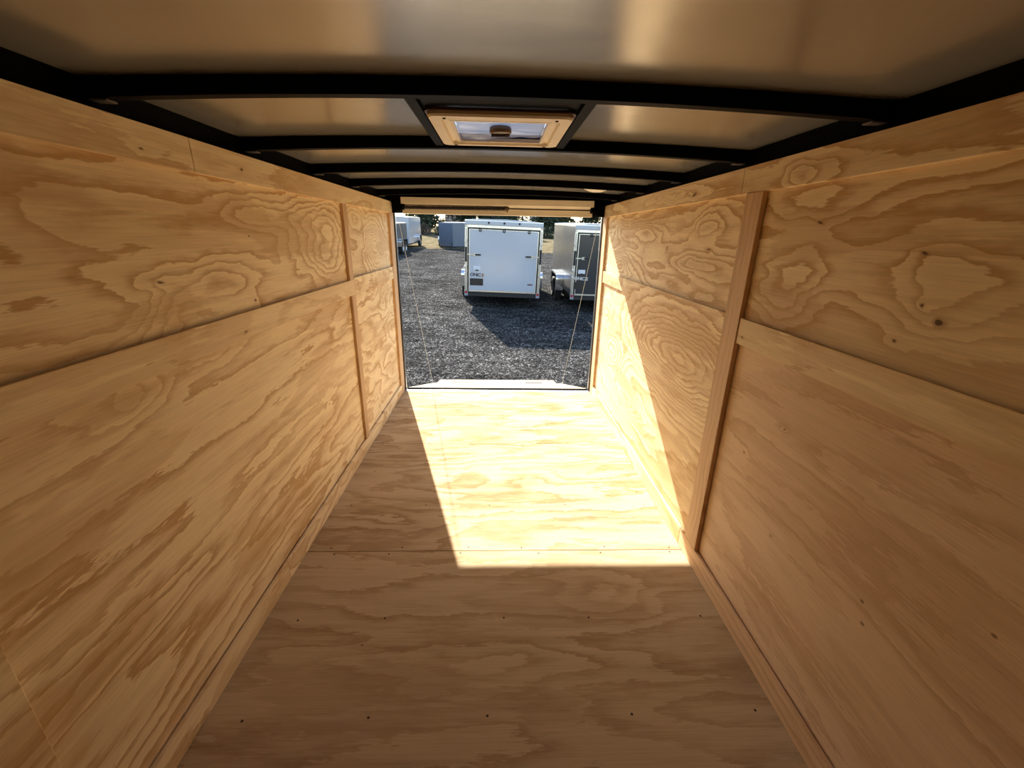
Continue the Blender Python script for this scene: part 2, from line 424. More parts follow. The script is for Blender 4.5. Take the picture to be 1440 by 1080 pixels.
bow(-1.06, .034, 'black roof bow just before the round dome light')
bow(-.37, .034, 'black roof bow nearest the doorway, just beyond the round dome light')
bow(-3.62, .034, 'black roof bow overhead of the camera') if False else None

# ------------------------------------------------------------------ roof vent
vr = empty('roof_vent', (0, -2.643, 1.885), 'square roof vent with cream plastic frame, foil-like lid and brown crank knob', 'vent')
def rrect(hx, hy, r, n=6):
    pts = []
    for cx, cy, a0 in ((hx - r, hy - r, 0), (-hx + r, hy - r, 90), (-hx + r, -hy + r, 180), (hx - r, -hy + r, 270)):
        for k in range(n + 1):
            a = math.radians(a0 + 90 * k / n); pts.append((cx + r * math.cos(a), cy + r * math.sin(a)))
    return pts
def ringmesh(loops):
    """loops = list of (outline, z): bridged in order, all outlines of equal length"""
    mb = MB(); n = len(loops[0][0]); vs = [(p, q, z) for lp, z in loops for p, q in lp]; fs = []
    for i in range(len(loops) - 1):
        for k in range(n): fs.append((i * n + k, i * n + (k + 1) % n, (i + 1) * n + (k + 1) % n, (i + 1) * n + k))
    return mb.add(vs, fs)
O = rrect
fr = ringmesh([(O(.212, .212, .03), .020), (O(.215, .215, .03), .004), (O(.211, .211, .028), -.002), (O(.178, .178, .012), -.004), (O(.174, .174, .012), .006), (O(.158, .158, .008), .010), (O(.154, .154, .006), .000), (O(.145, .145, .004), .000), (O(.144, .144, .004), .012)])
fr.build('garnish_frame', CREAM, vr, local=True)
base_ = ringmesh([(O(.221, .221, .03), .012), (O(.221, .221, .03), .019), (O(.190, .190, .01), .019), (O(.190, .190, .01), .012), (O(.221, .221, .03), .012)])
base_.build('mounting_flange', plain('brown_gasket', (.07, .035, .02), .5), vr, local=True)
def lid_mat():
    mt, b = newmat('vent_lid_plastic'); o, x, y, z = coords()
    n = noi(xyz(x * 5, y * 14, 2.0), 1.0, 3, .5, .8)
    S.nt.links.new(ramp(n, [(.36, (.20, .23, .28)), (.5, (.42, .47, .54)), (.64, (.70, .74, .78))]), b.inputs['Base Color'])
    b.inputs['Roughness'].default_value = .3
    tr = S.nt.nodes.new('ShaderNodeBsdfTranslucent'); tr.inputs[0].default_value = (.55, .63, .75, 1)
    mx = S.nt.nodes.new('ShaderNodeMixShader'); mx.inputs[0].default_value = .35
    S.nt.links.new(b.outputs[0], mx.inputs[1]); S.nt.links.new(tr.outputs[0], mx.inputs[2])
    S.nt.links.new(mx.outputs[0], S.nt.nodes['Material Output'].inputs[0])
    return mt
lid = MB(); N = 24
for i in range(N):
    for j in range(N):
        pass
vs = []; fs = []
for i in range(N + 1):
    for j in range(N + 1):
        x = -.143 + .286 * i / N; y = -.143 + .286 * j / N
        z = .012 + .010 * noise.noise(Vector((x * 5, y * 11 + x * 6, 3.1))) + .003 * noise.noise(Vector((x * 20, y * 30, 1)))
        vs.append((x, y, z))
for i in range(N):
    for j in range(N):
        a = i * (N + 1) + j; fs.append((a, a + 1, a + N + 2, a + N + 1))
lid.add(vs, fs, True); lo = lid.build('lid', lid_mat(), vr, local=True)
sol = lo.modifiers.new('thickness', 'SOLIDIFY'); sol.thickness = .0015
kb = MB().disc((0, -.04, .010), (0, 0, -1), [(.004, -.012), (.012, -.012), (.012, .0), (.034, .001), (.036, .004), (.036, .016), (.030, .021), (.012, .022), (.0, .020)], 28)
kn = kb.build('crank_knob', plain('brown_smoked_plastic', (.14, .09, .06), .12), vr, local=True)
MB().box(-.030, .030, -.046, -.034, -.019, -.012).build('grip', plain('dark_brown_plastic', (.07, .035, .02), .25), kn, local=True)
for (sx, sy) in ((-1, -1), (1, -1), (-1, 1), (1, 1)):
    MB().disc((sx * .165, sy * .192, -.0035), (0, 0, -1), [(.0, -.002), (.005, -.002), (.005, .0015), (0, .002)], 12).build('screw', DARKSCREW, vr, local=True)
ventframe = empty('vent_framing', (0, -2.67, 1.89), 'pair of black roof frame tubes flanking the vent between two bows', 'frame')
for sx in (-1, 1):
    mb = box(sx * .222, sx * .252, -2.978, -2.362, 1.892, 1.926).build('side_tube', BLACK, ventframe, bevel=.001)
for (ya, yb_) in ((-2.978, -2.842), (-2.444, -2.362)):
    box(-.221, .221, ya, yb_, 1.9065, 1.922).build('end_plate', BLACK, ventframe)
# upstand around the opening and the cover over the roof
up = MB()
for (x0, x1, y0, y1) in ((-.20, -.19, -2.855, -2.43), (.19, .20, -2.855, -2.43), (-.19, .19, -2.855, -2.845), (-.19, .19, -2.44, -2.43)):
    up.box(x0, x1, y0, y1, 1.915, 1.985)
up.build('upstand', ALU, vr)

# dome light
dl = empty('dome_light', (.735, -.76, 1.912), 'round cream dome light on the roof sheet near the doorway', 'light')
MB().disc((0, 0, .004), (0, 0, -1), [(.0, -.002), (.097, -.002), (.10, .004), (.095, .012), (.086, .013)], 40).build('rim', CREAM, dl, local=True)
MB().disc((0, 0, .004), (0, 0, -1), [(.086, .012), (.07, .022), (.04, .030), (0, .032)], 40).build('lens', plain('frosted_lens', (.85, .80, .70), .4, vary=.02), dl, local=True)

# ------------------------------------------------------------------ rear header and spring
hp = box(-.885, .865, -.03, .04, 1.737, 1.802)
TR[0] += 1
hd = hp.build('trim_%d' % TR[0], CREAMPANEL, None, bevel=.003); struct(hd, 'cream painted lintel across the top of the doorway', 'header')
cov = MB().prism([(-.03, 1.802), (-.075, 1.812), (-.085, 1.82), (-.085, 1.872), (.04, 1.885), (.04, 1.802)], -.885, .865, lambda p, q, t: (t, p, q)).build('upper_cover', CREAMPANEL, hd, bevel=.002)
for xx in (-.80, -.48, -.06, .35, .66): MB().disc((xx, -.030, 1.744), (0, -1, 0), [(0, .003), (.004, .0025), (.005, 0)], 10).build('screw', STEEL, hd)
TR[0] += 1
ob = box(-1.0, 1.0, -.02, .04, 1.86, 1.925)
ob.box(-1.0, 1.0, .02, .05, 1.80, 1.93)
struct(ob.build('trim_%d' % TR[0], BLACK), 'black steel rear roof bow above the doorway', 'header')
for sx, x0, x1 in ((-1, -.985, -.887), (1, .867, .985)):
    TR[0] += 1
    cb = box(x0, x1, -.02, .045, 1.742, 1.862).build('trim_%d' % TR[0], BLACK, None, bevel=.003)
    struct(cb, 'black steel corner plate at the %s end of the doorway lintel' % ('left' if sx < 0 else 'right'), 'bracket')
# torsion spring on the left, plain shaft on the right
spr = empty('ramp_spring', (0, -.055, 1.785), 'black torsion spring and thin shaft under the doorway lintel cover', 'spring')
pts = []
turns = 60
for k in range(turns * 12 + 1):
    a = 2 * math.pi * k / 12; pts.append((-.87 + .93 * k / (turns * 12), -.066 + .016 * math.cos(a), 1.793 + .016 * math.sin(a)))
MB().tube(pts, .0055, 5).build('coil', plain('oily_black_steel', (.03, .022, .016), .4, .5), spr)
MB().tube([(-.885, -.066, 1.793), (.865, -.066, 1.793)], .0065, 10).build('shaft', plain('dark_shaft', (.06, .045, .03), .4, .6), spr)
wc = MB().disc((.05, -.066, 1.793), (1, 0, 0), [(0, 0), (.021, 0), (.021, .02), (.014, .024), (.014, .04), (0, .04)], 20)
wc.box(.07, .08, -.072, -.06, 1.762, 1.778); wc.box(.07, .08, -.072, -.06, 1.808, 1.824)
wc.build('winding_cone', plain('brown_cast_metal', (.10, .06, .035), .5, .3), spr)
for sx, x0, x1 in ((-1, -.93, -.888), (1, .868, .91)):
    b_ = box(x0, x1, -.10, -.02, 1.752, 1.838); b_.disc((x0 if sx > 0 else x1, -.066, 1.793), (-sx, 0, 0), [(0, .03), (.027, .03), (.027, 0), (0, 0)], 20)
    b_.build('end_bracket', BLACK, spr)

# doorway edge: weatherstrip and aluminium jamb edging
for sx in (-1, 1):
    trim(box(sx * .972, sx * .998, .0125, .030, .003, 1.737), BLACKM, 'black rubber weatherstrip down the %s side of the doorway' % ('left' if sx < 0 else 'right'), bevel=0)
    trim(box(sx * .968, sx * 1.06, .031, .052, -.05, 1.95), ALU, 'thin aluminium edging down the %s side of the doorway' % ('left' if sx < 0 else 'right'), bevel=0)
th = box(-.985, .985, -.021, .022, -.012, .0025)
thr = th.build('threshold_strip', ALU, None, bevel=.001); tag(thr, 'bright aluminium threshold strip across the doorway between floor and ramp', 'threshold')
for k in range(7): MB().disc((-.9 + .3 * k, -.008, .0025), (0, 0, 1), [(0, .0015), (.005, .001), (.006, 0)], 10).build('screw', STEEL, thr)
box(-1.0, 1.0, .023, .034, -.16, -.03).build('sill', BLACK, thr)

# ------------------------------------------------------------------ ramp
rp = empty('ramp_door', (0, .06, -.02), 'plywood-faced ramp door lowered from the doorway onto the gravel', 'ramp')
ang = math.atan2(-.576, 1.83)
RY, RZ = .066, .010
def slope_box(x0, x1, s0, s1, t0, t1, y0, z0, an):
    mb = MB().box(x0, x1, s0, s1, t0, t1)
    c, s = math.cos(an), math.sin(an); mb.v = [(p[0], y0 + p[1] * c - p[2] * s, z0 + p[1] * s + p[2] * c) for p in mb.v]; return mb
RPLY = plywood('ply_ramp', 'x', 'y', 130.0, K=5, trend=2, us=.6, vs=2.6, contrast=.6, light=(.60, .49, .34), dark=(.48, .35, .21), spec=.0, rough=.8)
slope_box(-.955, .965, 0, 1.92, -.02, 0, RY, RZ, ang).build('ramp_panel', RPLY, rp, bevel=.001)
slope_box(-.975, .985, 0, 1.925, -.055, -.021, RY, RZ, ang).build('ramp_frame', ALU, rp, bevel=.001)
ey, ez = RY + 1.93 * math.cos(ang), RZ + 1.93 * math.sin(ang)
an2 = math.atan2(-.085, .40)
slope_box(-.925, .90, .0, .42, -.018, 0, ey + .004, ez - .002, an2).build('transition_flap', RPLY, rp, bevel=.001)
for (xa, xb) in ((-.72, -.36), (.42, .68)):
    hb = slope_box(xa, xb, -.02, .022, 0.0005, .004, ey, ez, an2); hb.tube([(xa, ey + .002, ez + .005), (xb, ey + .002, ez + .005)], .006, 8)
    hb.build('flap_hinge', plain('dark_hinge', (.06, .055, .05), .5, .6) if 'dark_hinge' not in bpy.data.materials else bpy.data.materials['dark_hinge'], rp)
slope_box(-.957, .967, -.010, -.001, -.055, -.0004, RY, RZ, ang).build('end_shade_strip', BLACKM, rp)  # black strip added as painted shade over the ramp's near end face
MB().tube([(-.96, .044, -.040), (.96, .044, -.040)], .006, 10).build('hinge_rod', BLACK, rp)
# wire cables
CABLE = plain('pale_wire_cable', (.62, .58, .48), .4, .5, scale=200)
for sx, lab in ((-1, 'thin steel ramp cable hanging down the left side of the doorway'), (1, 'thin steel ramp cable running down past the grey trailer on the right')):
    a = Vector((sx * .945, .02, 1.745)); b2 = Vector((-.985 if sx < 0 else .985, ey - .03, ez + .018))
    cr = empty('ramp_cable', b2, lab, 'cable')
    mid = [a.lerp(b2, t / 12) for t in range(13)]
    mid = [p + Vector((0, 0, -.012 * math.sin(math.pi * i / 12))) for i, p in enumerate(mid)]
    MB().tube(mid, .0020, 6).build('wire', CABLE, cr)
    MB().tube([b2 + Vector((-.012, 0, 0)), b2 + Vector((0, 0, .012)), b2 + Vector((.012, 0, 0)), b2 + Vector((0, 0, -.012))], .003, 6, closed=True).build('end_loop', STEEL, cr)

# ------------------------------------------------------------------ ground
GP = [(-20, -.74), (0, -.70), (2.3, -.672), (4.4, -.655), (6.5, -.57), (8.4, -.475), (10.2, -.385), (15, -.17), (22, .13), (30, .43), (40, .80), (60, 1.55), (90, 2.5), (140, 3.5)]
def gz(x, y):
    for i in range(len(GP) - 1):
        if y <= GP[i + 1][0] or i == len(GP) - 2:
            (a, za), (b, zb) = GP[i], GP[i + 1]; t = (y - a) / (b - a)
            z0 = GP[max(i - 1, 0)]; z3 = GP[min(i + 2, len(GP) - 1)]
            ma = (zb - z0[1]) / (b - z0[0]) * (b - a); mb_ = (z3[1] - za) / (z3[0] - a) * (b - a)
            t2, t3 = t * t, t * t * t
            z = (2 * t3 - 3 * t2 + 1) * za + (t3 - 2 * t2 + t) * ma + (-2 * t3 + 3 * t2) * zb + (t3 - t2) * mb_
            break
    return z - .022 * max(-4, min(4, x))
def ground_mesh(name, xs, ys, mat, dz=0, bumpy=0.0):
    mb = MB(); vs = []; fs = []; n = len(ys)
    for x in xs:
        for y in ys:
            vs.append((x, y, gz(x, y) + dz + bumpy * noise.noise(Vector((x * 1.3, y * 1.3, 0)))))
    for i in range(len(xs) - 1):
        for j in range(n - 1): a = i * n + j; fs.append((a, a + n, a + n + 1, a + 1))
    mb.add(vs, fs, True)
    return mb.build(name, mat)
def gravel_mat():
    mt, b = newmat('gravel'); o, x, y, z = coords()
    big = noi(o, .55, 4, .6); mid = noi(xyz(x * 1.2, y * 3.5, 0), 1.0, 5, .65)
    sep = S.nt.nodes.new('ShaderNodeSeparateColor'); S.nt.links.new(vor(o, 56, 'Color'), sep.inputs[0])
    sep2 = S.nt.nodes.new('ShaderNodeSeparateColor'); S.nt.links.new(vor(o, 24, 'Color'), sep2.inputs[0])
    c = ramp(S(sep.outputs[0]) * .65 + S(sep2.outputs[1]) * .38, [(.0, (.008, .008, .008)), (.4, (.028, .027, .0255)), (.68, (.072, .069, .064)), (.86, (.17, .163, .15)), (1.0, (.45, .44, .42))])
    c = mixc(1.0, c, ramp(mid, [(.36, .62), (.5, 1.0), (.66, 1.45)]), 'MULTIPLY')
    c = mixc(1.0, c, ramp(big, [(.35, .65), (.6, 1.2)]), 'MULTIPLY')
    S.nt.links.new(c, b.inputs['Base Color']); b.inputs['Roughness'].default_value = .95; b.inputs['Specular IOR Level'].default_value = 0.0
    d1 = S(vor(o, 56)); d2 = S(vor(o, 24))
    h = (1.0 - d1) * .35 + (1.0 - d2) * .75 + mid * .6
    bump(h, 1.0, .035, b)
    return mt
def frange(a, b, n): return [a + (b - a) * i / n for i in range(n + 1)]
gv = ground_mesh('ground', frange(-26, 26, 60), frange(-14, 5.9, 36) + frange(6, 30.2, 56), gravel_mat(), bumpy=.012)
struct(gv, 'grey crushed gravel lot outside the doorway', 'ground')
def grass_mat():
    mt, b = newmat('dry_grass'); o, x, y, z = coords()
    n = noi(xyz(x * 1.5, y * .5, 0), 1.0, 5, .7); f = noi(o, 14, 4, .7)
    c = ramp(n * .7 + f * .3, [(.3, (.09, .07, .038)), (.5, (.19, .155, .09)), (.7, (.27, .225, .14))])
    S.nt.links.new(c, b.inputs['Base Color']); b.inputs['Roughness'].default_value = .95; b.inputs['Specular IOR Level'].default_value = 0.0; bump(f, .8, .08, b)
    return mt
gr = ground_mesh('ground', frange(-70, 70, 60), frange(30.0, 140, 66), grass_mat(), dz=.0, bumpy=.04)
struct(gr, 'bank of dry tan grass beyond the gravel lot', 'ground')

# ------------------------------------------------------------------ trailers
WHITE = plain('white_trailer_skin', (.50, .52, .555), .16, vary=.02, scale=1.2)
GREY = plain('charcoal_trailer_skin', (.055, .057, .06), .16, .25, vary=.05, scale=1.2)
GREYSIDE = plain('grey_metallic_side', (.15, .147, .14), .25, .5, vary=.06, scale=1.2)
BLUEGREY = plain('slate_blue_trailer_skin', (.12, .15, .205), .3, .2, vary=.04, scale=1.2)
PALE = plain('pale_grey_trailer_skin', (.30, .32, .36), .3, .1, vary=.04, scale=1.2)
RUBBER = plain('tyre_rubber', (.018, .018, .018), .8)
RIM = plain('silver_wheel', (.6, .6, .6), .35, .9)
FENDER = plain('polished_fender', (.80, .82, .85), .12, 1.0, vary=.02)
REDL = plain('red_lamp', (.42, .02, .015), .25); AMBER = plain('amber_lamp', (.25, .10, .03), .3)
FRAMEB = plain('black_chassis', (.012, .012, .012), .5)
PLATE = plain('white_plate', (.72, .72, .74), .4); STICK = plain('black_decal', (.018, .017, .017), .35)
INK = plain('grey_black_lettering', (.035, .035, .04), .4); INKL = plain('silver_lettering', (.55, .55, .56), .35, .4); INKR = plain('maroon_lettering', (.10, .03, .05), .4)

def text_part(name, s, size, loc, mat, parent, xs=1.0, shear=0.0):
    cu = bpy.data.curves.new(name, 'FONT'); cu.body = s; cu.size = size; cu.extrude = .002; cu.shear = shear; cu.offset = size * .035
    cu.align_x = 'CENTER'; cu.align_y = 'CENTER'
    t = bpy.data.objects.new(name, cu); COL.objects.link(t)
    me = bpy.data.meshes.new_from_object(t); COL.objects.unlink(t); bpy.data.objects.remove(t)
    for v in me.vertices: v.co = Vector((loc[0] + v.co.x * xs, loc[1] - v.co.z, loc[2] + v.co.y))
    me.materials.clear(); me.materials.append(mat)
    o = bpy.data.objects.new(name, me); COL.objects.link(o); o.parent = parent
    return o
def wheel(root, x, y, r=.34, wd=.20, sx=-1):
    t = MB().disc((x, y, r), (sx, 0, 0), [(.19, -wd / 2 + .02), (r * .93, -wd / 2), (r, -wd / 2 + .025), (r, wd / 2 - .025), (r * .93, wd / 2), (.20, wd / 2), (.19, wd / 2 - .03)], 32)
    t.disc((x, y, r), (sx, 0, 0), [(0, -.05), (.19, -wd / 2 + .02)], 32)
    tt = t.build('tyre', RUBBER, root, local=True)
    h = MB().disc((x, y, r), (sx, 0, 0), [(.195, wd / 2 - .02), (.17, wd / 2 - .04), (.16, .02), (.07, .03), (.06, .07), (0, .075)], 24)
    h.build('wheel_rim', RIM, tt, local=True)
def fender(root, sx, xin, y0, y1, top, drop, wd=.235):
    r = .16
    pl = []
    n = 8
    prof = [(y0, drop)] + [(y0 + r - r * math.cos(math.pi / 2 * k / n), top - r + r * math.sin(math.pi / 2 * k / n)) for k in range(n + 1)] + \
           [(y1 - r + r * math.sin(math.pi / 2 * k / n), top - r + r * math.cos(math.pi / 2 * k / n)) for k in range(n + 1)] + [(y1, drop)]
    mb = MB(); N = len(prof); th = .01; vs = []; fs = []
    for x in (xin, xin + sx * wd):
        for (p, q) in prof: vs.append((x, p, q))
    for k in range(N - 1): fs.append((k, k + 1, N + k + 1, N + k))
    mb.add(vs, fs)
    # inner layer and rolled outer lip
    cy, cz = (y0 + y1) / 2, drop
    vs2 = []
    for x in (xin, xin + sx * wd):
        for (p, q) in prof: vs2.append((x, p + (cy - p) * .03, q - .012 if q > drop + .01 else q))
    mb.add(vs2, fs)
    lip = []
    for (p, q) in prof: lip += [(xin + sx * wd, p, q), (xin + sx * wd, p + (cy - p) * .12, q - (.05 if q > drop + .01 else 0))]
    mb.add(lip, [(2 * k, 2 * k + 2, 2 * k + 3, 2 * k + 1) for k in range(N - 1)])
    return mb.build('fender', FENDER, root, local=True)
def trailer(name, loc, rot, label, W=2.2, L=4.9, H0=.40, H1=2.43, skin=None, side=None, axle=2.6, tandem=True, vnose=0.0, detail='rear', group=None, roofvent=False, far=False):
    root = empty(name, loc, label, 'trailer', group, rot)
    hw = W / 2
    # body shell, nose at +y
    outl = [(-hw, .05), (hw, .05), (hw, L), (0, L + vnose), (-hw, L)] if vnose else [(-hw, .05), (hw, .05), (hw, L), (-hw, L)]
    bd = MB().prism(outl, H0, H1 - .07, lambda p, q, t: (p, q, t)); bd.build('body', side or skin, root, local=True)
    inner = [(p * .985, q) for p, q in outl]
    MB().prism([(p * 1.004, q + (0 if q > .1 else -.005)) for p, q in outl], H1 - .07, H1 - .015, lambda p, q, t: (p, q, t)).build('roof_edge', ALU if detail == 'rear' else skin, root, local=True)
    rc = MB()
    sec = [(-hw * .98, H1 - .015), (-hw * .7, H1 + .012), (0, H1 + .03), (hw * .7, H1 + .012), (hw * .98, H1 - .015)]
    rc.prism(sec, .06, L, lambda p, q, t: (p, t, q)); rc.build('roof', PALE if detail != 'rear' else WHITE, root, local=True)
    # chassis
    ch = MB()
    for sx in (-1, 1): ch.box(sx * (hw - .12) - .03, sx * (hw - .12) + .03, .02, L, H0 - .11, H0)
    for k in range(6): ch.box(-hw + .1, hw - .1, .3 + k * (L - .5) / 5, .36 + k * (L - .5) / 5, H0 - .08, H0)
    tip = L + vnose + 1.1
    for sx in (-1, 1): ch.prism([(sx * (hw - .15) - .03, L - .1), (sx * (hw - .15) + .03, L - .1), (.03 * sx + .03, tip), (.03 * sx - .03, tip)], H0 - .10, H0 - .01, lambda p, q, t: (p, q, t))
    ch.build('chassis', FRAMEB, root, local=True)
    cp = MB().box(-.05, .05, tip - .1, tip + .18, H0 - .10, H0 + .02); cp.disc((0, tip + .14, H0 - .12), (0, 0, 1), [(0, 0), (.05, 0), (.05, .06), (0, .06)], 12); cp.build('coupler', FRAMEB, root, local=True)
    jk = MB().tube([(0, tip - .2, .06), (0, tip - .2, H0 + .32)], .03, 10); jk.disc((0, tip - .2, 0.0), (0, 0, 1), [(0, 0), (.08, 0), (.08, .015), (.03, .06), (0, .06)], 12); jk.tube([(0, tip - .2, H0 + .3), (.16, tip - .2, H0 + .3)], .012, 6); jk.build('tongue_jack', FRAMEB, root, local=True)
    ys = (axle - .40, axle + .40) if tandem else (axle,)
    for sx in (-1, 1):
        for yy in ys: wheel(root, sx * (hw + .115), yy, sx=sx)
        fender(root, sx, sx * (hw + .002), ys[0] - .42, ys[-1] + .42, .89, .38 if detail == 'rear' else .45)
    MB().tube([(-hw - .1, ys[0], .34), (hw + .1, ys[0], .34)], .035, 8).build('axle', FRAMEB, root, local=True)
    if roofvent:
        MB().prism([(-.21, 0), (.21, 0), (.14, .09), (-.14, .09)], roofvent - .2, roofvent + .2, lambda p, q, t: (p, t, H1 + .02 + q)).build('roof_vent_cover', WHITE, root, local=True)
    if detail == 'rear':
        dark = skin is GREY
        # back frame
        fz1 = H1 - .14
        mb = MB().box(-hw, -hw + .075, -.02, .05, H0 - .02, fz1).box(hw - .075, hw, -.02, .05, H0 - .02, fz1).box(-hw, hw, -.02, .05, fz1 - .075, fz1)
        mb.build('door_frame', ALU, root, local=True, bevel=.004)
        MB().box(-hw, hw, -.035, .05, fz1 + .001, H1 - .03).build('header_band', WHITE, root, local=True, bevel=.01)
        MB().box(-hw + .074, hw - .074, -.008, .05, H0 - .04, fz1 - .074).build('door_gasket', BLACKM, root, local=True)
        zb, zt = H0 + .06, fz1 - .125
        dr = MB().box(-hw + .13, hw - .13, -.030, -.009, zb, zt).build('ramp_door', skin, root, local=True, bevel=.005)
        e = MB().box(-hw + .115, hw - .115, -.034, -.012, zb - .03, zb + .01)
        e.build('bottom_edge', ALU, dr, local=True)
        dm = MB().box(-hw + .115, -hw + .133, -.033, -.010, zb, zt).box(hw - .133, hw - .115, -.033, -.010, zb, zt).box(-hw + .115, hw - .115, -.033, -.010, zt, zt + .014)
        dm.build('edge_moulding', ALU, dr, local=True)
        for k in (-.66, 0, .70):
            rg = [(k + .03 * math.cos(a), -.045, zt - .01 + .035 * math.sin(a)) for a in [i * math.pi / 6 for i in range(12)]]
            MB().tube(rg, .013, 6, closed=True).build('hinge_ring', BLACKM, dr, local=True)
        for sx in (-1, 1):
            zl = H0 + 1.06
            lt = MB().box(*sorted((sx * (hw - .02), sx * (hw - .20))), -.055, -.031, zl - .014, zl + .014).box(*sorted((sx * (hw - .24), sx * (hw - .32))), -.05, -.031, zl - .035, zl + .035)
            lt.box(*sorted((sx * (hw - .16), sx * (hw - .26))), -.05, -.031, zl - .008, zl + .012)
            lo_ = lt.build('cam_latch', STEEL, root, local=True)
            MB().box(*sorted((sx * (hw - .29), sx * (hw - .45))), -.062, -.040, zl - .02, zl + .018).build('latch_grip', BLACKM, lo_, local=True)
            MB().tube([(sx * (hw - .035), -.045, H0 + .06), (sx * (hw - .035), -.045, fz1 - .10)], .014, 8).build('lock_rod', STEEL, root, local=True)
            MB().box(sx * (hw - .035) - .028, sx * (hw - .035) + .028, -.075, -.03, H0 + .86, H0 + 1.26).build('grab_bar', BLACKM, root, local=True, bevel=.008)
            for zz in (H0 + 1.42, H0 + .72, H0 + .52):
                MB().box(sx * (hw - .035) - .04, sx * (hw - .035) + .04, -.065, -.02, zz - .04, zz + .04).build('rod_bracket', STEEL, root, local=True, bevel=.008)
            tl = MB().box(sx * (hw - .045) - .05, sx * (hw - .045) + .05, -.055, -.02, H0 - .09, H0 + .05).build('tail_light_housing', PALE, root, local=True)
            MB().box(sx * (hw - .045) - .034, sx * (hw - .045) + .034, -.062, -.05, H0 - .02, H0 + .045).build('red_lens', REDL, tl, local=True)
        for k in (-.43, 0.0, .42):
            MB().disc((k, -.036, H1 - .075), (0, -1, 0), [(.028, 0), (.026, .016), (0, .02)], 12).build('marker_light', STICK, root, local=True)
        MB().box(-hw + .05, hw - .05, -.035, .05, H0 - .10, H0 - .02).build('bumper', FRAMEB, root, local=True)
        xl = -hw + (.15 if not dark else .07)
        pl = MB().box(xl + .10, xl + .30, -.040, -.031, H0 + .64, H0 + .75).build('licence_plate_holder', PLATE, root, local=True)
        MB().box(xl + .16, xl + .24, -.046, -.034, H0 + .615, H0 + .65).build('plate_lamp', STICK, pl, local=True)
        text_part('lettering', 'ON', .125, (xl + .105, -.033, H0 + .505), INKL if dark else INK, root, 1.0)
        text_part('lettering', 'IC', .125, (xl + .255, -.033, H0 + .500), INKL if dark else INK, root, 1.0)
        text_part('lettering', 'E', .125, (xl + .365, -.033, H0 + .495), INKL if dark else AMBER, root, 1.0)
        MB().prism(rrect(.19, .10, .02), -.034, -.031, lambda p, q, t: (xl + .19 + p, t, H0 + .305 + q)).build('decal', STICK, root, local=True)
        MB().box(hw - .36, hw - .21, -.033, -.031, H0 + .265, H0 + .30).build('small_badge', INKR, root, local=True)
    return root
pit = math.radians(1.9)
trailer('cargo_trailer', (.095, 8.40, gz(.095, 8.4)), (pit, math.radians(1.5), 0), 'white enclosed cargo trailer parked square behind, its closed rear door facing the doorway', H0=.44, W=2.17, L=4.9, skin=WHITE, axle=2.45, tandem=True)
trailer('cargo_trailer', (3.19, 8.25, gz(3.19, 8.25) ), (pit, math.radians(1.0), math.radians(-.6)), 'charcoal enclosed cargo trailer right of the white one, half hidden by the doorway', H0=.47, W=2.23, L=5.2, skin=GREY, side=GREYSIDE, axle=2.45, roofvent=.7)
trailer('cargo_trailer', (-7.80, 29.4, gz(-8, 30)), (pit, 0, math.radians(-1)), 'tall white trailer far off at the left edge of the doorway', H0=.35, H1=2.20, W=2.4, L=4.6, skin=WHITE, detail='front', axle=3.3, tandem=False, far=True)
trailer('cargo_trailer', (-7.35, 23.2, gz(-7, 24)), (pit, 0, math.radians(-2)), 'low grey trailer standing in front of the tall white one far left', H0=.40, H1=1.85, W=2.0, L=3.6, skin=GREYSIDE, detail='front', axle=1.9, tandem=True, far=True)
trailer('cargo_trailer', (-3.55, 35.2, gz(-3.5, 31)), (-pit, 0, math.radians(180)), 'slate blue wedge-nosed trailer far off between the white trailers', H0=.27, H1=2.02, W=2.35, L=3.4, skin=BLUEGREY, detail='front', vnose=.9, axle=1.9, tandem=False, far=True)

